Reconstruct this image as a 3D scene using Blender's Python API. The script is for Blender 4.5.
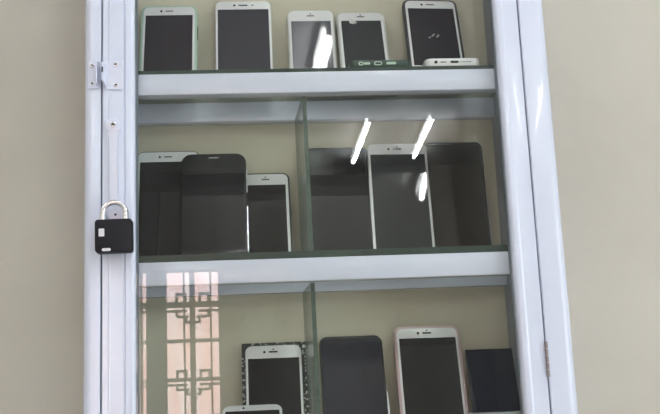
import bpy, bmesh, math, random
from mathutils import Vector, Matrix
random.seed(4)
for o in list(bpy.data.objects): bpy.data.objects.remove(o)
SC = bpy.context.scene
EYE = 1.45                      # eye height above the floor; cabinet heights below are measured from it

# ---------------------------------------------------------------- camera
cam_d = bpy.data.cameras.new('camera'); cam = bpy.data.objects.new('camera', cam_d)
SC.collection.objects.link(cam); SC.camera = cam
_r = Vector((0.99678952, -0.06850985, -0.04143725)); _u = Vector((0.0275427, -0.19254967, 0.98090062)); _f = Vector((0.07518008, 0.97889275, 0.19004455))
cam.matrix_world = Matrix(((_r.x, _u.x, -_f.x, 0.18985549), (_r.y, _u.y, -_f.y, -1.09498753), (_r.z, _u.z, -_f.z, EYE), (0, 0, 0, 1)))
cam_d.sensor_fit = 'HORIZONTAL'; cam_d.sensor_width = 36; cam_d.lens = 36 * 975.458 / 660
cam_d.clip_start = 0.02; cam_d.clip_end = 60

# ---------------------------------------------------------------- world, light, exposure
w = bpy.data.worlds.new('world'); SC.world = w; w.use_nodes = True
w.node_tree.nodes['Background'].inputs[0].default_value = (0.75, 0.86, 1.0, 1)
w.node_tree.nodes['Background'].inputs[1].default_value = 0.6
SC.view_settings.view_transform = 'Standard'; SC.view_settings.look = 'None'
SC.view_settings.gamma = 1; SC.view_settings.use_curve_mapping = False
SC.view_settings.exposure = 1.72
TUBE = 31.0                     # radiance of the fluorescent tubes
DAY = 2.7                       # radiance of the daylit lattice window
SIDE_FILL = 1.35                      # radiance of the unseen side window added as fill light

# ---------------------------------------------------------------- materials
def new_mat(name):
    m = bpy.data.materials.new(name); m.use_nodes = True
    return m, m.node_tree, m.node_tree.nodes['Principled BSDF']
def mat(name, col, rough=0.5, metal=0.0, coat=0.0, noise=0.0, scale=40.0, bump=0.0, spec=0.5):
    m, t, p = new_mat(name)
    p.inputs['Base Color'].default_value = (*col, 1); p.inputs['Roughness'].default_value = rough
    p.inputs['Metallic'].default_value = metal; p.inputs['Coat Weight'].default_value = coat
    p.inputs['Specular IOR Level'].default_value = spec
    if noise or bump:
        tc = t.nodes.new('ShaderNodeTexCoord'); n = t.nodes.new('ShaderNodeTexNoise')
        n.inputs['Scale'].default_value = scale; n.inputs['Detail'].default_value = 5
        t.links.new(tc.outputs['Object'], n.inputs['Vector'])
    if noise:
        r = t.nodes.new('ShaderNodeMixRGB'); r.blend_type = 'MIX'
        r.inputs[1].default_value = (*[c * (1 - noise) for c in col], 1); r.inputs[2].default_value = (*[min(1, c * (1 + noise)) for c in col], 1)
        t.links.new(n.outputs['Fac'], r.inputs[0]); t.links.new(r.outputs[0], p.inputs['Base Color'])
    if bump:
        b = t.nodes.new('ShaderNodeBump'); b.inputs['Strength'].default_value = bump; b.inputs['Distance'].default_value = 0.002
        t.links.new(n.outputs['Fac'], b.inputs['Height']); t.links.new(b.outputs[0], p.inputs['Normal'])
    return m
def screen_mat(name, col, rough=0.03, smudge=0.05):
    """dark display glass with uneven finger smears"""
    m, t, p = new_mat(name)
    p.inputs['Base Color'].default_value = (*col, 1); p.inputs['IOR'].default_value = 1.5
    tc = t.nodes.new('ShaderNodeTexCoord'); mp = t.nodes.new('ShaderNodeMapping'); mp.inputs['Scale'].default_value = (40, 40, 22)
    n = t.nodes.new('ShaderNodeTexNoise'); n.inputs['Scale'].default_value = 1; n.inputs['Detail'].default_value = 4
    r = t.nodes.new('ShaderNodeMapRange'); r.inputs[1].default_value = 0.45; r.inputs[2].default_value = 0.75
    r.inputs[3].default_value = rough; r.inputs[4].default_value = rough + smudge
    t.links.new(tc.outputs['Object'], mp.inputs[0]); t.links.new(mp.outputs[0], n.inputs['Vector'])
    t.links.new(n.outputs['Fac'], r.inputs[0]); t.links.new(r.outputs[0], p.inputs['Roughness'])
    return m
def glass_mat(name, tint, dirt=0.0, rough=0.0, haze=(0.62, 0.68, 0.66)):
    """clear pane: see-through tint plus a Fresnel mirror on both faces"""
    m = bpy.data.materials.new(name); m.use_nodes = True; t = m.node_tree; t.nodes.clear()
    out = t.nodes.new('ShaderNodeOutputMaterial'); mix = t.nodes.new('ShaderNodeMixShader')
    tr = t.nodes.new('ShaderNodeBsdfTransparent'); tr.inputs[0].default_value = (*tint, 1)
    gl = t.nodes.new('ShaderNodeBsdfGlossy'); gl.inputs['Roughness'].default_value = rough
    geo = t.nodes.new('ShaderNodeNewGeometry'); mr = t.nodes.new('ShaderNodeMapRange')
    mr.inputs[3].default_value = 1.5; mr.inputs[4].default_value = 1 / 1.5
    fr = t.nodes.new('ShaderNodeFresnel')
    t.links.new(geo.outputs['Backfacing'], mr.inputs[0]); t.links.new(mr.outputs[0], fr.inputs['IOR'])
    t.links.new(fr.outputs[0], mix.inputs[0]); t.links.new(tr.outputs[0], mix.inputs[1]); t.links.new(gl.outputs[0], mix.inputs[2])
    last = mix
    if dirt:
        df = t.nodes.new('ShaderNodeBsdfDiffuse'); df.inputs[0].default_value = (*haze, 1)
        m2 = t.nodes.new('ShaderNodeMixShader'); tc = t.nodes.new('ShaderNodeTexCoord'); mp = t.nodes.new('ShaderNodeMapping')
        mp.inputs['Scale'].default_value = (22, 22, 2.0); mp.inputs['Rotation'].default_value = (0, 0.12, 0)
        n = t.nodes.new('ShaderNodeTexNoise'); n.inputs['Detail'].default_value = 4; n.inputs['Scale'].default_value = 1
        r = t.nodes.new('ShaderNodeMapRange'); r.inputs[1].default_value = 0.42; r.inputs[2].default_value = 0.78
        r.inputs[3].default_value = dirt * 0.35; r.inputs[4].default_value = dirt * 1.6
        t.links.new(tc.outputs['Object'], mp.inputs[0]); t.links.new(mp.outputs[0], n.inputs['Vector']); t.links.new(n.outputs['Fac'], r.inputs[0])
        t.links.new(r.outputs[0], m2.inputs[0]); t.links.new(mix.outputs[0], m2.inputs[1]); t.links.new(df.outputs[0], m2.inputs[2]); last = m2
    t.links.new(last.outputs[0], out.inputs[0])
    return m
def glow(name, col, s):
    m = bpy.data.materials.new(name); m.use_nodes = True; t = m.node_tree; t.nodes.clear()
    out = t.nodes.new('ShaderNodeOutputMaterial'); e = t.nodes.new('ShaderNodeEmission')
    e.inputs[0].default_value = (*col, 1); e.inputs[1].default_value = s; t.links.new(e.outputs[0], out.inputs[0]); return m
def wall_mat():
    m, t, p = new_mat('cream_plaster'); p.inputs['Roughness'].default_value = 0.75
    tc = t.nodes.new('ShaderNodeTexCoord'); mp = t.nodes.new('ShaderNodeMapping'); mp.inputs['Scale'].default_value = (1, 1, 1.6)
    n = t.nodes.new('ShaderNodeTexNoise'); n.inputs['Scale'].default_value = 3.5; n.inputs['Detail'].default_value = 3; n.inputs['Distortion'].default_value = 0.6
    r = t.nodes.new('ShaderNodeValToRGB'); r.color_ramp.elements[0].position = 0.3; r.color_ramp.elements[1].position = 0.72
    r.color_ramp.elements[0].color = (0.51, 0.487, 0.42, 1); r.color_ramp.elements[1].color = (0.57, 0.547, 0.475, 1)
    n2 = t.nodes.new('ShaderNodeTexNoise'); n2.inputs['Scale'].default_value = 90; n2.inputs['Detail'].default_value = 4
    b = t.nodes.new('ShaderNodeBump'); b.inputs['Strength'].default_value = 0.12; b.inputs['Distance'].default_value = 0.002
    t.links.new(tc.outputs['Object'], mp.inputs[0]); t.links.new(mp.outputs[0], n.inputs['Vector']); t.links.new(n.outputs['Fac'], r.inputs[0])
    t.links.new(r.outputs[0], p.inputs['Base Color']); t.links.new(tc.outputs['Object'], n2.inputs['Vector'])
    t.links.new(n2.outputs['Fac'], b.inputs['Height']); t.links.new(b.outputs[0], p.inputs['Normal'])
    return m
def glitter_mat():
    m, t, p = new_mat('glitter_black'); p.inputs['Roughness'].default_value = 0.35
    tc = t.nodes.new('ShaderNodeTexCoord'); v = t.nodes.new('ShaderNodeTexVoronoi'); v.inputs['Scale'].default_value = 300
    g = t.nodes.new('ShaderNodeMath'); g.operation = 'LESS_THAN'; g.inputs[1].default_value = 0.42
    mx = t.nodes.new('ShaderNodeMixRGB'); mx.inputs[1].default_value = (0.03, 0.032, 0.03, 1); mx.inputs[2].default_value = (0.42, 0.44, 0.38, 1)
    n = t.nodes.new('ShaderNodeTexNoise'); n.inputs['Scale'].default_value = 130
    n2 = t.nodes.new('ShaderNodeMath'); n2.operation = 'GREATER_THAN'; n2.inputs[1].default_value = 0.5
    mu = t.nodes.new('ShaderNodeMath'); mu.operation = 'MULTIPLY'
    for a in (v, n): t.links.new(tc.outputs['Object'], a.inputs['Vector'])
    t.links.new(v.outputs['Distance'], g.inputs[0]); t.links.new(n.outputs['Fac'], n2.inputs[0])
    t.links.new(g.outputs[0], mu.inputs[0]); t.links.new(n2.outputs[0], mu.inputs[1])
    t.links.new(mu.outputs[0], mx.inputs[0]); t.links.new(mx.outputs[0], p.inputs['Base Color'])
    return m
def window_light_mat():
    """daylight through a pink blind: uneven vertical folds"""
    m = bpy.data.materials.new('daylit_pink_blind'); m.use_nodes = True; t = m.node_tree; t.nodes.clear()
    out = t.nodes.new('ShaderNodeOutputMaterial'); e = t.nodes.new('ShaderNodeEmission'); e.inputs[1].default_value = DAY
    tc = t.nodes.new('ShaderNodeTexCoord'); mp = t.nodes.new('ShaderNodeMapping'); mp.inputs['Scale'].default_value = (9, 1, 1.2)
    n = t.nodes.new('ShaderNodeTexNoise'); n.inputs['Scale'].default_value = 1.4; n.inputs['Detail'].default_value = 3
    r = t.nodes.new('ShaderNodeValToRGB'); r.color_ramp.elements[0].position = 0.35; r.color_ramp.elements[1].position = 0.65
    r.color_ramp.elements[0].color = (1.0, 0.60, 0.55, 1); r.color_ramp.elements[1].color = (1.0, 0.82, 0.81, 1)
    t.links.new(tc.outputs['Object'], mp.inputs[0]); t.links.new(mp.outputs[0], n.inputs['Vector']); t.links.new(n.outputs['Fac'], r.inputs[0])
    t.links.new(r.outputs[0], e.inputs[0]); t.links.new(e.outputs[0], out.inputs[0]); return m

M = dict(
    wall=wall_mat(), ceiling=mat('white_ceiling', (0.42, 0.42, 0.42), 0.8, noise=0.04, scale=4),
    rear=mat('rear_wall_dimmed', (0.17, 0.155, 0.13), 0.7, noise=0.1, scale=5), back=mat('cabinet_back_board', (0.60, 0.58, 0.46), 0.6, noise=0.04, scale=9),  # rear wall colour darkened to stand for the unlit end of the room
    floor=mat('pale_floor_tile', (0.64, 0.62, 0.58), 0.35, noise=0.15, scale=6),
    alu=mat('white_coated_aluminium', (0.68, 0.73, 0.86), 0.2, coat=0.3, noise=0.02, scale=12),
    alu_dark=mat('joint_lining', (0.30, 0.32, 0.36), 0.6, noise=0.1),
    seal=mat('grey_glazing_seal', (0.16, 0.20, 0.24), 0.4, noise=0.2, scale=60),
    glass=glass_mat('door_glass', (0.984, 0.988, 0.976), 0.008), pane=glass_mat('side_glass', (0.88, 0.94, 0.90)),
    shelf=glass_mat('shelf_glass', (0.93, 0.965, 0.94), 0.02), divider=glass_mat('divider_glass', (0.93, 0.965, 0.935), 0.07, 0.22, (0.34, 0.46, 0.37)),
    edge=mat('green_glass_edge', (0.022, 0.045, 0.036), 0.3, noise=0.5, scale=120),
    edge_light=mat('ground_glass_edge', (0.06, 0.10, 0.075), 0.45, noise=0.8, scale=160),
    steel=mat('brushed_steel', (0.88, 0.89, 0.92), 0.22, 1.0, noise=0.06, scale=80), plate=mat('zinc_plate', (0.70, 0.74, 0.86), 0.3, 0.3, noise=0.05, scale=60),
    hinge=mat('worn_hinge_metal', (0.34, 0.30, 0.30), 0.45, 0.6, noise=0.4, scale=200),
    lock=mat('black_lock_plastic', (0.012, 0.012, 0.016), 0.5, noise=0.4, scale=90, bump=0.3, spec=0.25),
    hole=mat('dark_hole', (0.01, 0.01, 0.012), 0.5, noise=0.1), sticker=mat('silver_sticker', (0.75, 0.75, 0.78), 0.3, noise=0.1, scale=300),
    white=mat('white_bezel', (0.80, 0.82, 0.83), 0.22, noise=0.02), silver=mat('silver_phone_metal', (0.66, 0.67, 0.70), 0.3, 0.6, noise=0.03),
    black=mat('black_phone_body', (0.012, 0.012, 0.014), 0.25, noise=0.2), chrome=mat('chrome_edge', (0.75, 0.75, 0.78), 0.18, 1.0, noise=0.03),
    blackcase=mat('black_case_rubber', (0.016, 0.018, 0.018), 0.5, noise=0.3), mint=mat('mint_green_case', (0.42, 0.60, 0.49), 0.35, noise=0.05),
    clear=mat('milky_clear_case', (0.50, 0.53, 0.48), 0.3, noise=0.05), rose=mat('rose_gold_case', (0.56, 0.42, 0.42), 0.3, noise=0.04),
    darkgreen=mat('dark_green_case', (0.022, 0.055, 0.040), 0.3, noise=0.2), greenrim=mat('pale_green_rim', (0.45, 0.62, 0.50), 0.3, noise=0.05),
    scr_purple=screen_mat('screen_dark_violet', (0.020, 0.016, 0.026)), scr_blue=screen_mat('screen_slate', (0.028, 0.028, 0.042)),
    scr_grey=screen_mat('screen_grey', (0.030, 0.034, 0.038), 0.012, 0.01), scr_black=screen_mat('screen_black', (0.009, 0.009, 0.011)),
    scr_brown=screen_mat('screen_brown', (0.018, 0.014, 0.013)), scr_navy=screen_mat('screen_navy', (0.004, 0.008, 0.028), 0.04, 0.05),
    scr_silver=screen_mat('screen_silver_grey', (0.085, 0.085, 0.105), 0.015, 0.03), lens=mat('lens_black', (0.01, 0.01, 0.012), 0.15, noise=0.1),
    slot=mat('speaker_grey', (0.10, 0.10, 0.11), 0.5, noise=0.1), glitter=glitter_mat(), chip=mat('crazed_glass', (0.75, 0.78, 0.76), 0.5, noise=0.3, scale=700),
    box=mat('white_card', (0.70, 0.74, 0.76), 0.6, noise=0.03), wood=mat('dark_window_wood', (0.075, 0.045, 0.035), 0.5, noise=0.3, scale=15),
    tube=glow('tube_light', (0.93, 0.97, 1.0), TUBE), housing=mat('white_housing', (0.75, 0.76, 0.76), 0.4, noise=0.02), blind=window_light_mat(), side_fill=glow('added_fill_daylight', (0.90, 0.95, 1.0), SIDE_FILL))

# ---------------------------------------------------------------- mesh helpers
def link(name, bm, m, parent=None, loc=(0, 0, 0), smooth=False):
    bmesh.ops.recalc_face_normals(bm, faces=bm.faces)
    me = bpy.data.meshes.new(name); bm.to_mesh(me); bm.free()
    for x in (m if isinstance(m, (list, tuple)) else [m]): me.materials.append(x)
    if smooth:
        for p in me.polygons: p.use_smooth = True
        me.set_sharp_from_angle(angle=math.radians(smooth if smooth is not True else 35))
    o = bpy.data.objects.new(name, me); SC.collection.objects.link(o); o.location = loc
    if parent: o.parent = parent
    return o
def thing(name, label, cat, loc, rot=(0, 0, 0), group=None):
    o = bpy.data.objects.new(name, None); SC.collection.objects.link(o); o.empty_display_size = 0.05
    o.location = loc; o.rotation_euler = rot; o['label'] = label; o['category'] = cat
    if group: o['group'] = group
    return o
def box(bm, x0, x1, y0, y1, z0, z1, bev=0.0, mi=0):
    vs = [bm.verts.new((x, y, z)) for x in (x0, x1) for y in (y0, y1) for z in (z0, z1)]
    fs = []
    for q in ((0, 1, 3, 2), (4, 6, 7, 5), (0, 4, 5, 1), (2, 3, 7, 6), (0, 2, 6, 4), (1, 5, 7, 3)):
        f = bm.faces.new([vs[i] for i in q]); f.material_index = mi; fs.append(f)
    if bev:
        es = list({e for f in fs for e in f.edges})
        bmesh.ops.recalc_face_normals(bm, faces=fs)
        bmesh.ops.bevel(bm, geom=es, offset=bev, segments=2, affect='EDGES', profile=0.5)
def prism(bm, pts, a0, a1, axis='z'):
    """closed outline extruded; axis z: pts=(x,y); axis x: pts=(y,z)"""
    f = (lambda p, a: (p[0], p[1], a)) if axis == 'z' else (lambda p, a: (a, p[0], p[1]))
    A = [bm.verts.new(f(p, a0)) for p in pts]; B = [bm.verts.new(f(p, a1)) for p in pts]
    bm.faces.new(A[::-1]); bm.faces.new(B)
    for i in range(len(pts)):
        j = (i + 1) % len(pts); bm.faces.new((A[i], A[j], B[j], B[i]))
def rrect(w, h, r, n=7):
    r = min(r, w / 2, h / 2); pts = []
    for cx, cz, a0 in ((w / 2 - r, r, -90), (w / 2 - r, h - r, 0), (-w / 2 + r, h - r, 90), (-w / 2 + r, r, 180)):
        for k in range(n + 1):
            a = math.radians(a0 + 90 * k / n); pts.append((cx + r * math.cos(a), cz + r * math.sin(a)))
    return pts
def slab(bm, w, h, r, y0, y1, e=0.0, cx=0, z0=0, mi=0, n=7):
    """rounded rectangular plate from y0 (front) to y1 with softened rims"""
    prof = [(y0, e), (y0 + e * 0.3, e * 0.3), (y0 + e, 0), (y1 - e, 0), (y1 - e * 0.3, e * 0.3), (y1, e)] if e else [(y0, 0), (y1, 0)]
    rings = []
    for y, s in prof:
        rings.append([bm.verts.new((cx + x, y, z0 + s + z)) for x, z in rrect(w - 2 * s, h - 2 * s, max(r - s, 0.0003), n)])
    fs = [bm.faces.new(rings[0]), bm.faces.new(rings[-1][::-1])]
    for A, B in zip(rings, rings[1:]):
        for i in range(len(A)):
            j = (i + 1) % len(A); fs.append(bm.faces.new((A[i], B[i], B[j], A[j])))
    for f in fs: f.material_index = mi
def disc(bm, x, z, r, y0, y1, n=20, e=0.0):
    slab(bm, 2 * r, 2 * r, r, y0, y1, e, x, z - r, n=max(2, n // 4))
def tube(bm, path, r, n=10):
    P = [Vector(p) for p in path]; rings = []
    for i, p in enumerate(P):
        t = (P[min(i + 1, len(P) - 1)] - P[max(i - 1, 0)]).normalized()
        a = t.cross(Vector((0, 1, 0.001))).normalized(); b = t.cross(a)
        rings.append([bm.verts.new(p + r * (math.cos(k * 2 * math.pi / n) * a + math.sin(k * 2 * math.pi / n) * b)) for k in range(n)])
    for A, B in zip(rings, rings[1:]):
        for i in range(n): bm.faces.new((A[i], A[(i + 1) % n], B[(i + 1) % n], B[i]))
    bm.faces.new(rings[0][::-1]); bm.faces.new(rings[-1])
NB = bmesh.new

# ---------------------------------------------------------------- the room
WALL_Y = 0.1345; XL, XR, YB, TOP = -2.4, 3.0, -6.4, EYE + 1.77
def struct(name, bm, m, parent=None):
    o = link(name, bm, m, parent)
    if not parent: o['kind'] = 'structure'
    return o
b = NB(); box(b, XL - .1, XR + .1, WALL_Y, WALL_Y + .15, -.1, TOP + .1); struct('wall_front', b, M['wall'])
SY0, SY1, SZ0, SZ1 = -3.3, -1.0, 0.45, 2.35            # added, unseen fill window: extent along the wall and heights above the floor
b = NB(); box(b, XL - .15, XL, YB - .1, WALL_Y, -.1, TOP + .1); struct('wall_left', b, M['wall'])
b = NB(); x0, x1 = XR, XR + .15
box(b, x0, x1, YB - .1, SY0, -.1, TOP + .1); box(b, x0, x1, SY1, WALL_Y, -.1, TOP + .1)
box(b, x0, x1, SY0, SY1, -.1, SZ0); box(b, x0, x1, SY0, SY1, SZ1, TOP + .1); struct('wall_right', b, M['wall'])
b = NB()
for z in (SZ0, SZ1 - .06): box(b, XR + .04, XR + .10, SY0, SY1, z, z + .06)
for y in (SY0, (SY0 + SY1) / 2 - .03, SY1 - .06): box(b, XR + .04, XR + .10, y, y + .06, SZ0 + .06, SZ1 - .06)
fill_win = struct('fill_window', b, M['housing'])  # unseen window frame, added to carry fill light from the right
b = NB(); box(b, XR + .12, XR + .13, SY0, SY1, SZ0, SZ1); struct('window_pane', b, M['side_fill'], fill_win)  # glowing pane added to brighten the cabinet wall
b = NB(); box(b, XL, XR, YB, WALL_Y, -.12, 0); struct('floor', b, M['floor'])
b = NB(); box(b, XL, XR, YB, WALL_Y, TOP, TOP + .12); struct('ceiling', b, M['ceiling'])
# wall behind the photographer, with the opening for the lattice window
WX0, WX1, WZ0, WZ1 = -1.96, -0.112, EYE - 0.35, EYE + 0.985
b = NB()
box(b, XL, WX0, YB - .15, YB, 0, TOP); box(b, WX1, XR, YB - .15, YB, 0, TOP)
box(b, WX0, WX1, YB - .15, YB, 0, WZ0); box(b, WX0, WX1, YB - .15, YB, WZ1, TOP)
struct('wall_rear', b, M['rear'])
b = NB()                                            # the window: sash posts, glazing bars, fretwork, blind
yb0, yb1 = YB - .07, YB - .03
def bar(x0, x1, z0, z1): box(b, x0, x1, yb0, yb1, EYE + z0, EYE + z1)
secs = [(-0.524, -0.112), (-1.070, -0.658), (-1.616, -1.204), (-1.96, -1.750)]
for i, (x0, x1) in enumerate(secs):
    if i: bar(x1, secs[i - 1][0], -.35, .985)
    bar(x0, x0 + .010, -.35, .985); bar(x1 - .010, x1, -.35, .985)
    c = (x0 + x1) / 2
    bar(c - .022, c + .018, -.35, .985)
    for z, h_ in ((.730, .021), (.455, .014), (.165, .014), (-.11, .014)): bar(x0, x1, z - h_, z + h_)
    for u in (-.065, .137): bar(c + u - .006, c + u + .006, -.35, .985)
    if i == 1: bar(x1 - .055, x1 - .040, -.35, .985)
    for zz, k in ((.730, 1), (.165, .8)):
        for s in (-1, 1):
            def hb(xa, xb, z, t_=.009): bar(min(c + s * xa, c + s * xb), max(c + s * xa, c + s * xb), zz + z * k - t_, zz + z * k + t_)
            def vb(x, za, zb_, t_=.009): bar(c + s * x - t_, c + s * x + t_, zz + za * k, zz + zb_ * k)
            hb(.05, .125, .080); vb(.055, .02, .09); vb(.120, .0, .09)
            hb(.045, .20, -.048); hb(.03, .125, -.092); vb(.12, -.092, -.048); hb(.0, .06, -.135); vb(.05, -.135, -.09); hb(.0, .03, -.175, .006)
win = struct('window_1', b, M['wood'])
b = NB(); box(b, WX0, WX1, YB - .13, YB - .12, WZ0, WZ1); struct('window_pane', b, M['blind'], win)
b = NB(); box(b, WX0 - .0, WX1 + .0, YB - .149, YB + .04, WZ0 - .04, WZ0, .004); struct('window_sill', b, M['wood'], win)

# ceiling tubes (inner ones seen as reflections in the glass, outer ones added fill)
def tube_light(xa, ya, xb, yb, label, rad=.014):
    cx, cy = (xa + xb) / 2, (ya + yb) / 2; L = math.hypot(xb - xa, yb - ya); rz = math.atan2(-(xb - xa), yb - ya)
    t = thing('fluorescent_tube_light', label, 'ceiling light', (cx, cy, TOP), (0, 0, rz), 'fluorescent tubes along the ceiling')
    h = NB(); box(h, -.025, .025, -L / 2 - .02, L / 2 + .02, -.028, 0, .004); link('housing', h, M['housing'], t)
    for s in (-1, 1):
        h = NB(); box(h, -.012, .012, s * (L / 2 + .008) - .008, s * (L / 2 + .008) + .008, -.066, -.026, .002); link('lamp_holder', h, M['housing'], t)
    h = NB(); tube(h, [(0, -L / 2, -.05), (0, 0, -.05), (0, L / 2, -.05)], rad, 14); link('lamp_tube', h, M['tube'], t, smooth=True)
tube_light(.927, -6.03, .927, -4.90, 'fluorescent tube on the ceiling far from the cabinet, the left of the far pair')
tube_light(1.37, -5.92, 1.33, -4.87, 'fluorescent tube on the ceiling far from the cabinet, the right of the far pair')
tube_light(.850, -1.95, .850, -1.35, 'short thin fluorescent tube on the ceiling, square to the cabinet wall', .009)
tube_light(.318, -1.46, .415, -.855, 'short thick fluorescent tube on the ceiling just in front of the cabinet', .016)

for xx, ya, yb_, txt in ((-1.3, -2.6, -1.4, 'unseen fluorescent tube added as fill light on the left half of the ceiling, nearer the cabinet'), (-1.3, -5.2, -4.0, 'unseen fluorescent tube added as fill light on the left half of the ceiling, farther from the cabinet'),
                          (2.3, -2.6, -1.4, 'unseen fluorescent tube added as fill light by the right wall, nearer the cabinet'), (2.3, -5.2, -4.0, 'unseen fluorescent tube added as fill light by the right wall, farther from the cabinet')):
    tube_light(xx, ya, xx, yb_, txt)  # further tubes, added out of sight to raise the room light

# ---------------------------------------------------------------- the cabinet
CB, CT = -0.40, 0.80            # its foot and head, relative to eye height
XG, XI, XJ, XH, XE = 0.0182, 0.0550, 0.4782, 0.5070, 0.5402
RAIL = ((0.3502, 0.3757, 0.005), (0.1286, 0.1550, 0.008), (-0.105, -0.080, 0.005))
cab = thing('display_cabinet', 'white aluminium and glass wall display cabinet holding rows of phones', 'cabinet', (0, 0, EYE))
def round_post(x_out, x_in, s, r=.010):            # s=+1: rounded corner on the left, -1: on the right
    yf = -.018; pts = [(x_in, WALL_Y - .0005), (x_in, yf + .0012), (x_in - s * .0012, yf)]
    for k in range(9):
        a = math.radians(90 * k / 8); pts.append((x_out + s * (r - r * math.sin(a)), yf + (r - r * math.cos(a))))
    pts.append((x_out, WALL_Y - .0005)); return pts
b = NB(); prism(b, round_post(-.0018, XG - .0008, 1), CB, CT); link('frame_post', b, M['alu'], cab, smooth=True)
b = NB(); prism(b, round_post(XE, XH + .0006, -1, .012), CB, CT); link('frame_post', b, M['alu'], cab, smooth=True)
for z0, z1 in ((CB, CB + .03), (CT - .03, CT)):
    b = NB(); box(b, XG - .0008, XH + .0006, -.016, WALL_Y - .0005, z0, z1, .001); link('frame_rail', b, M['alu'], cab)
for x in (XG + .001, XH - .003):
    b = NB(); box(b, x, x + .002, .002, WALL_Y - .001, CB + .03, CT - .03); link('joint_lining', b, M['alu_dark'], cab)
b = NB(); box(b, XG + .0032, XH - .0032, WALL_Y - .0012, WALL_Y - .0004, CB + .03, CT - .03); link('back_board', b, M['back'], cab)
for z0, z1, g in RAIL:
    for y0 in (.0, .1150):
        b = NB(); box(b, XG + .0032, XH - .0032, y0, y0 + .018, z0, z1, .0012); link('shelf_rail', b, M['alu'], cab, smooth=30)
    b = NB(); box(b, XG + .004, XH - .004, .0025, .1325, z1, z1 + g)
    bmesh.ops.recalc_face_normals(b, faces=b.faces)
    for f in b.faces:
        if abs(f.normal.z) < .5: f.material_index = 1
    link('glass_shelf', b, [M['shelf'], M['edge']], cab)
def divider(xf, xb, z0, z1, tilt):
    b = NB(); n = 26; t = .0024; vs = []
    random.seed(int(z0 * 1000))
    for i in range(n + 1):                          # slightly chipped front edge
        z = z0 + (z1 - z0) * i / n; x = xf + tilt * (i / n - .5); y = .012 + random.uniform(0, .0012)
        vs.append([b.verts.new(p) for p in ((x - t, y, z), (x + t, y, z), (xb + tilt * (i / n - .5) + t, .113, z), (xb + tilt * (i / n - .5) - t, .113, z))])
    for A, B in zip(vs, vs[1:]):
        for i in range(4):
            f = b.faces.new((A[i], A[(i + 1) % 4], B[(i + 1) % 4], B[i])); f.material_index = 1 if i in (0, 2) else 0
    b.faces.new(vs[0]).material_index = 1; b.faces.new(vs[-1][::-1]).material_index = 1
    link('glass_divider', b, [M['divider'], M['edge_light']], cab)
divider(.2506, .2452, RAIL[1][1] + .0085, RAIL[0][0] - .001, -.002)
divider(.2522, .2474, RAIL[2][1] + .0055, RAIL[1][0] - .001, -.002)

# the door leaf
def stile(xi, xo, ridge=True):
    s = 1 if xo > xi else -1; w_ = abs(xo - xi); P = lambda d, y: (xi + s * d, y)
    inner = [P(0, -.0005), P(0, -.0130), P(.0005, -.0148), P(.0014, -.0163), P(.0028, -.0174), P(.0042, -.0178)]
    end = [P(w_ - .0014, -.0180), P(w_ - .0004, -.0172), P(w_, -.016), P(w_, -.0005)]
    if not ridge: return inner + [P(.0078, -.0180), P(.0090, -.0178), P(.0098, -.0172), P(.0106, -.0170)] + [P(w_ - .0014, -.0172), P(w_ - .0004, -.0166), P(w_, -.0155), P(w_, -.0005)]
    return inner + [P(.0100, -.0178), P(.0108, -.0168), P(.0111, -.0158), P(.0118, -.0158), P(.0122, -.0172), P(.0130, -.0180),
            P(w_ - .0095, -.0180), P(w_ - .0088, -.0187), P(w_ - .0078, -.0187), P(w_ - .0070, -.0180)] + end
b = NB()
prism(b, stile(XI, XG + .0006), CB + .032, CT - .032); prism(b, stile(XJ, XH - .0006, False), CB + .032, CT - .032)
prism(b, [(y, z) for z, y in stile(CB + .068, CB + .033)], XI, XJ, 'x'); prism(b, [(y, z) for z, y in stile(CT - .068, CT - .033)], XI, XJ, 'x')
door = link('door', b, M['alu'], cab, smooth=30)
b = NB(); box(b, XI + .0002, XJ - .0002, -.0110, -.0070, CB + .068, CT - .068); link('door_glass', b, M['glass'], door)
b = NB()
for x0, x1 in ((XI, XI + .0022), (XJ - .0012, XJ)): box(b, x0, x1, -.0068, -.0008, CB + .07, CT - .07)
box(b, XI, XJ, -.0068, -.0008, CB + .068, CB + .0705); box(b, XI, XJ, -.0068, -.0008, CT - .0705, CT - .068)
link('glazing_seal', b, M['seal'], door)
for z0 in (.0106, .55):                             # butt hinges on the right-hand joint
    b = NB(); L = .039
    for k in range(5):
        if k % 2 == 0 or True: tube(b, [(XH, -.0190, z0 + k * L / 5 + .0003), (XH, -.0190, z0 + (k + .5) * L / 5), (XH, -.0190, z0 + (k + 1) * L / 5 - .0003)], .0019, 10)
    o = link('hinge', b, M['hinge'], door, smooth=True); o['label'] = 'worn grey hinge knuckle'
# angle plates: one on the post, its mate on the door
def screw(x, z, y, parent, r=.0026):
    b = NB(); disc(b, x, z, r, y - .0013, y, e=.0008); s = link('screw', b, M['steel'], parent, smooth=True)
    b = NB(); disc(b, x, z, r * .45, y - .0016, y - .0012, 10); box(b, x - r * .75, x + r * .75, y - .0015, y - .0012, z - .0003, z + .0003); link('screw_slot', b, M['hole'], parent)
    return s
b = NB(); box(b, .0032, .0152, -.0196, -.0180, .3530, .3855, .0005)
for k in range(1): box(b, .0128, .0146, -.0290, -.0190, .3560, .3835, .0006)
o = link('latch_plate', b, M['plate'], cab); o['label'] = 'zinc angle plate screwed to the frame post'
screw(.0075, .3800, -.0196, cab, .0024); screw(.0080, .3590, -.0196, cab, .0016)
b = NB(); box(b, .0225, .0428, -.0200, -.0184, .3515, .3855, .0005)
pts = [(-.0190, .3530), (-.0205, .3850), (-.0290, .3815), (-.0300, .3600)]
vs = []
for x in (.0196, .0212): vs.append([b.verts.new((x + (0 if i in (2, 3) else .0035), p[0], p[1])) for i, p in enumerate(pts)])
b.faces.new(vs[0]); b.faces.new(vs[1][::-1])
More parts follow.
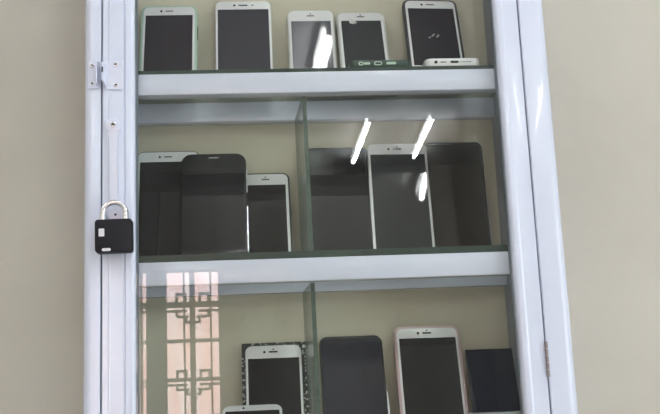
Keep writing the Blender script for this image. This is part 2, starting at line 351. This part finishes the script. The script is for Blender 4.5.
for i in range(4): b.faces.new((vs[0][i], vs[0][(i + 1) % 4], vs[1][(i + 1) % 4], vs[1][i]))
o = link('latch_plate', b, M['plate'], door); o['label'] = 'zinc angle plate screwed to the door stile'
screw(.0340, .3812, -.0200, cab); screw(.0345, .3567, -.0200, cab)
b = NB(); slab(b, .0016, .0065, .0008, -.0302, -.0296, cx=.0207, z0=.3690); link('slot', b, M['hole'], cab)
# long hasp strap with a round head, running down to the padlock eye
b = NB()
disc(b, .0313, .3093, .0084, -.0216, -.0184, 28, .0006)
pr = [(.0065, .302), (.0052, .296), (.0046, .288), (.0044, .260), (.0044, .232), (.0040, .224), (.0032, .217)]
F = [[b.verts.new((.0318 + s * w_ + (.3 - z) * .012, y, z)) for s, y in ((-1, -.0186), (-1, -.0214 - (.3 - z) * .02), (1, -.0214 - (.3 - z) * .02), (1, -.0186))] for w_, z in pr]
for A, B in zip(F, F[1:]):
    for i in range(4): b.faces.new((A[i], A[(i + 1) % 4], B[(i + 1) % 4], B[i]))
b.faces.new(F[0]); b.faces.new(F[-1][::-1])
strap = link('hasp_strap', b, M['plate'], cab, smooth=30); strap['label'] = 'long narrow zinc hasp strap with a round head'
screw(.0316, .3097, -.0216, strap, .0030)
b = NB(); disc(b, .0345, .2078, .0098, -.0230, -.0186, 28, .001); eye = link('hasp_eye', b, M['plate'], cab, smooth=True)
b = NB(); disc(b, .0345, .2062, .0014, -.0236, -.0230, 10); link('rivet_hole', b, M['hole'], eye)

# the padlock
pad = thing('padlock', 'small black padlock with a steel shackle hanging on the left door stile', 'padlock', (.0348, -.0322, EYE + .1620), (0, math.radians(-.6), 0))
b = NB(); slab(b, .0400, .0365, .0035, -.0080, .0080, .0018); link('lock_body', b, M['lock'], pad, smooth=True)
b = NB(); path = [(-.0125, 0, .034)] + [(-.0125 * math.cos(a), 0, .0440 + .0125 * math.sin(a)) for a in [math.pi * k / 16 for k in range(17)]] + [(.0125, 0, .034)]
tube(b, path, .0030, 14); link('shackle', b, M['steel'], pad, smooth=True)
b = NB(); slab(b, .0060, .0085, .0008, -.0085, -.0079, cx=-.0125, z0=.0175); link('sticker', b, M['sticker'], pad)
b = NB(); slab(b, .0095, .0032, .0016, -.0086, -.0079, cx=-.0075, z0=.0012); link('sticker', b, M['sticker'], pad)

# ---------------------------------------------------------------- phones
def phone(name, label, xc, w_, base_z, yb, zt, yt, front='white', scr='scr_black', side=.0042, top=.0145, bottom=.0140, r=.0085, body='silver', t=.0072,
          roll=0.0, yaw=0.0, case=None, case_pad=.0016, case_r=None, ear=True, lens=True, home=True, dot=False, cat='phone', group=None, scr_label=None, ear_w=.010, ear_mat='slot', droid=False):
    """stands on base_z (relative to eye height) at depth yb and leans back until its top front edge is at (yt, zt)"""
    pad_b = case_pad * .6 if case else 0
    h = zt - base_z; L = math.hypot(h, yt - yb) - pad_b; lean = math.atan2(yt - yb, h)
    # lift so that the rear bottom corner, the lowest point, touches the shelf
    T = t + (.0016 if case else 0)
    xc -= L * math.sin(math.radians(roll)) * .98        # so that the top stays where it is when the phone is rolled
    y_, z_ = yb, base_z
    root = thing(name, label, cat, (xc, y_, EYE + z_ + pad_b + .0002), (-lean, math.radians(roll), math.radians(yaw)), group)
    if case:
        cr = case_r if case_r is not None else r + .001
        b = NB(); slab(b, w_ + 2 * case_pad, L + 2 * case_pad, cr, .0004 if case_r is None else .004, T, .0008, z0=-case_pad)
        link('case', b, M[case], root, smooth=True)
    b = NB(); slab(b, w_, L, r, 0, t, .0016); link('body', b, M[body], root, smooth=True)
    b = NB(); slab(b, w_ - .0016, L - .0016, r - .0008, -.0004, .0004, .0002, z0=.0008); link('front_glass', b, M[front], root, smooth=True)
    b = NB(); slab(b, w_ - 2 * side, L - top - bottom, .0006, -.0006, 0, 0, z0=bottom, n=2)
    s = link('screen', b, M[scr], root)
    if scr_label: s['label'] = scr_label
    zt_ = L - top * .52
    if ear:
        b = NB(); slab(b, ear_w, .0018, .0008, -.0007, 0, 0, cx=0, z0=zt_ - .0009, n=3); link('earpiece', b, M[ear_mat], root)
    if lens:
        b = NB(); disc(b, -ear_w * .5 - .0055, zt_, .0015, -.0007, 0, 12); link('camera_lens', b, M['lens'], root)
        if droid: b = NB(); slab(b, .0035, .0014, .0007, -.0007, 0, 0, cx=ear_w * .5 + .0065, z0=zt_ - .0007, n=3); link('sensor', b, M['lens'], root)
    if dot:
        b = NB(); disc(b, 0, zt_ + .0034, .0009, -.0007, 0, 12); link('proximity_dot', b, M['lens'], root)
    if home:
        b = NB(); disc(b, 0, bottom * .5, .0048, -.0007, 0, 24); link('home_button', b, M[front], root)
    return root, L
ST, SM, SB = .3757 + .005, .1550 + .008, -.080 + .005
G1, G2, G3 = 'phones on the top shelf', 'phones on the middle shelf', 'phones on the lower shelf'

# top shelf
p, L = phone('smartphone', 'white phone in a mint green case, leftmost on the top shelf', .0833, .0680, ST, .079, .5099, .124, scr='scr_purple', case='mint', case_pad=.0022, side=.0036, top=.0148, group=G1, ear_mat='slot')
b = NB(); slab(b, .0016, .020, .0006, .0022, .0050, 0, cx=.0365, z0=L - .052, n=2); link('side_button', b, M['darkgreen'], p)
p, L = phone('smartphone', 'large white phone with slim sides and two front sensors, second on the top shelf', .1795, .0735, ST, .081, .5171, .124, scr='scr_blue', side=.0035, top=.0145, droid=True, body='clear', group=G1, r=.009, ear_w=.012, ear_mat='lens')
p, L = phone('smartphone', 'small white phone with a bright ceiling light streak across its screen', .2680, .0605, ST, .090, .5027, .124, scr='scr_silver', side=.0042, top=.0178, group=G1, case='clear', case_pad=.0008, ear_mat='slot', dot=True, lens=False)
green_z, white_z = ST + .0098, ST + .0111
p, L = phone('smartphone', 'small white phone with a cracked chip at the top of its screen', .3343, .0610, green_z, .076, .4985, .124, scr='scr_grey', side=.0042, top=.0155, group=G1, case='clear', case_pad=.0014, roll=.3, lens=False, dot=True)
b = NB()                                           # splintered glass by the earpiece
rr = random.Random(9)
for k in range(11):
    x, z, s_ = -.0105 + rr.uniform(-.004, .004), L - .0155 + rr.uniform(-.005, .005), rr.uniform(.0015, .0033); a = rr.uniform(0, 6)
    q = [b.verts.new((x + s_ * f * math.cos(a + k2 * 2.1), -.0009, z + s_ * f * math.sin(a + k2 * 2.1))) for k2, f in enumerate((1.3, .7, 1))]
    q2 = [b.verts.new((v.co.x, -.0005, v.co.z)) for v in q]
    b.faces.new(q); b.faces.new(q2[::-1])
    for i in range(3): b.faces.new((q[i], q2[i], q2[(i + 1) % 3], q[(i + 1) % 3]))
for dx, dz in ((.006, -.010), (.002, -.009), (.010, -.006), (-.004, .006)):
    q = [b.verts.new(v) for v in ((-.0105, -.0009, L - .0150), (-.0098, -.0009, L - .0162), (-.0105 + dx, -.0009, L - .0150 + dz))]
    b.faces.new(q)
o = link('crack', b, M['chip'], p); o['label'] = 'white splintered glass chip'
p, L = phone('smartphone', 'white phone in a black bumper case, rightmost on the top shelf', .4282, .0680, white_z, .070, .5133, .122, scr='scr_purple', side=.0036, top=.0150, group=G1, case='blackcase', case_pad=.0024, roll=1.6, ear_w=.011)
b = NB()
for k in range(5): slab(b, .0020, .0013, .0004, -.0009, -.0004, 0, cx=-.006 + k * .003 + (k % 2) * .001, z0=.062 + (k * 37 % 5) * .0014, n=2)
link('pale_marks', b, M['chip'], p)  # small pale marks across the screen

# the two phones lying flat with their charging ends forward
def flat_phone(label, xc, w_, z0, mat_, rim, holes, t=.0085, y0=.0045, tilt=0):
    t_ = thing('smartphone', label, 'phone', (xc, y0, EYE + z0 + .0002), (0, math.radians(tilt), 0), G1)
    b = NB(); Lf = .122
    # plan outline with rounded corners, softened edges
    prof = [(0, .0016), (.0006, .0005), (.0018, 0), (t - .0018, 0), (t - .0006, .0005), (t, .0016)]
    rings = []
    for z, s in prof: rings.append([b.verts.new((x, s + yy, z)) for x, yy in rrect(w_ - 2 * s, Lf - 2 * s, .007)])
    b.faces.new(rings[0][::-1]); b.faces.new(rings[-1])
    for A, B in zip(rings, rings[1:]):
        for i in range(len(A)): b.faces.new((A[i], A[(i + 1) % len(A)], B[(i + 1) % len(A)], B[i]))
    link('body', b, M[mat_], t_, smooth=True)
    b = NB(); prism(b, [(x, .008 + y) for x, y in rrect(w_ - .010, Lf - .016, .003)], t, t + .0004); link('screen', b, M['scr_black'], t_)
    for kind, x, ww, hh in holes:
        cz = t * .5
        if rim:
            b = NB(); slab(b, ww + .0028, hh + .0026, (hh + .0026) / 2, -.0006, .0006, 0, cx=x, z0=cz - hh / 2 - .0013, n=5); o = link(kind, b, M[rim], t_)
        if kind != 'speaker_grille':
            b = NB(); slab(b, ww, hh, hh / 2, -.0009, .0004, 0, cx=x, z0=cz - hh / 2, n=5); link('port_hole' if rim else kind, b, M['hole'], t_)
        elif not rim:
            b = NB()
            for k in range(6): disc(b, x + (k - 2.5) * ww / 6, cz, .0007, -.0005, .0004, 8)
            link(kind, b, M['slot'], t_)
    return t_
flat_phone('phone in a dark green case lying flat at the front edge of the top shelf', .3420, .0740, ST, 'darkgreen', 'greenrim',
           [('audio_jack', -.0237, .0032, .0020), ('speaker_grille', -.0165, .0050, .0001), ('charging_port', -.0033, .0068, .0022), ('speaker_grille', .0125, .0090, .0004)], t=.0092, y0=.0035)
flat_phone('white phone lying flat with its charging end forward, right end of the top shelf', .4290, .0665, ST, 'white', None,
           [('audio_jack', -.0205, .0038, .0038), ('speaker_grille', -.0115, .0070, .001), ('charging_port', .0020, .0100, .0026), ('screw', .0095, .0010, .0012), ('speaker_grille', .0170, .0110, .001)], t=.0105, y0=.0045, tilt=0)

# middle shelf
phone('smartphone', 'white topped phone partly hidden by the door edge, leftmost on the middle shelf', .0796, .0780, SM, .086, .3142, .124, scr='scr_black', side=.0040, top=.0150, group=G2, case='blackcase', case_pad=.0008, bottom=.009)
p, L = phone('smartphone', 'all black phone with wide rounded corners leaning over two white phones', .1376, .0818, SM, .064, .3070, .111, front='black', scr='scr_black', body='black', side=.0030, top=.0130, bottom=.014, r=.0135, lens=False, ear_mat='chrome', group=G2, home=False, ear_w=.013)
b = NB(); slab(b, .0014, .034, .0006, .0002, .0058, 0, cx=.0412, z0=L - .058, n=2)
slab(b, .0014, .062, .0006, .0002, .0058, 0, cx=.0412, z0=.012, n=2); o = link('metal_edge', b, M['chrome'], p); o['label'] = 'thin silver side strip'
phone('smartphone', 'short white phone with a black outline case, right of the all black phone', .2022, .0586, SM, .090, .2820, .124, scr='scr_black', side=.0040, top=.0165, group=G2, case='blackcase', case_pad=.0014, bottom=.009, dot=True, lens=False)
phone('smartphone', 'plain black phone just right of the glass divider on the middle shelf', .2963, .0790, SM, .078, .3146, .124, front='black', scr='scr_black', body='black', side=.0025, top=.004, bottom=.004, ear=False, lens=False, home=False, group=G2, r=.007, roll=0, yaw=1.3)
phone('smartphone', 'white fronted phone standing before two black ones on the middle shelf', .3716, .0770, SM, .078, .3148, .111, scr='scr_grey', side=.0036, top=.0160, bottom=.009, group=G2, ear_w=.011, ear_mat='lens', roll=.8, yaw=.1, dot=True)
p, L = phone('smartphone', 'dark brown tinted phone with a bright right edge, rightmost on the middle shelf', .4477, .0775, SM, .112, .3183, .124, front='black', scr='scr_brown', body='black', side=.0025, top=.004, bottom=.004, ear=False, lens=False, home=False, group=G2, r=.009, roll=0, yaw=1.6)
b = NB(); slab(b, .0014, .060, .0006, -.0002, .0050, 0, cx=.0390, z0=.014, n=2); o = link('metal_edge', b, M['chrome'], p); o['label'] = 'thin silver side strip'

# lower shelf
p, L = phone('smartphone', 'white phone on a black glitter backing, left of the lower divider', .2056, .0690, SB, .088, .0642, .119, scr='scr_black', side=.0032, top=.0165, group=G3, ear_w=.011, ear_mat='lens', dot=True)
b = NB(); slab(b, .0795, L + .0055, .0012, .0074, .0094, 0, cx=.0008, z0=-.0002, n=2); o = link('glitter_backing', b, M['glitter'], p); o['label'] = 'black backing card speckled with silver glitter'
for sx in (-.0377, .0393):
    for k in range(14):
        b2 = NB(); disc(b2, sx, .014 + k * .0088, .0010, .0066, .0075, 8); link('rhinestone', b2, M['chip'], o)
b = NB(); disc(b, .0378, L - .001, .0022, .0068, .0074, 14); link('backing_rivet', b, M['chip'], p)
phone('smartphone', 'small white phone tipped far back in front of the glitter backed one', .1785, .0705, SB, .000, -.0068, .094, scr='scr_black', side=.0035, top=.0120, r=.010, group=G3, ear=False, body='silver')
p, L = phone('smartphone', 'black phone with no markings beside the lower glass divider', .3019, .0785, SB, .072, .0726, .124, front='black', scr='scr_blue', body='black', side=.0028, top=.004, bottom=.004, ear=False, lens=False, home=False, r=.010, group=G3, roll=0)
b = NB(); slab(b, .0014, .070, .0006, -.0002, .0050, 0, cx=.0395, z0=.012, n=2); o = link('metal_edge', b, M['chrome'], p); o['label'] = 'thin silver side strip'
phone('smartphone', 'large white fronted phone in a rose pink case on the lower shelf', .3968, .0775, SB, .076, .0784, .118, scr='scr_black', side=.0034, top=.0135, group=G3, case='rose', case_pad=.0027, roll=.4, ear_w=.011, ear_mat='lens', dot=True)
# white carton with a dark panel standing on it
bx = thing('carton', 'low white carton beneath the dark square-cornered screen panel', 'box', (.4690, .075, EYE + SB + .0002))
b = NB(); box(b, -.031, .034, -.045, .045, 0, .030, .0008); link('carton_body', b, M['box'], bx)
b = NB(); box(b, -.0318, .0348, -.0458, .0458, .026, .0475, .0008); link('carton_lid', b, M['box'], bx)
pn = thing('screen_panel', 'dark navy glossy screen panel with square corners at the right end of the lower shelf', 'phone screen', (.4750, .1000, EYE + SB + .0480), (-math.radians(15.5), 0, 0))
b = NB(); slab(b, .0600, .0795, .0008, 0, .0030, .0003); link('panel_body', b, M['black'], pn)
b = NB(); slab(b, .0588, .0780, .0006, -.0005, .0001, 0, z0=.0008, n=2); link('panel_glass', b, M['scr_navy'], pn)
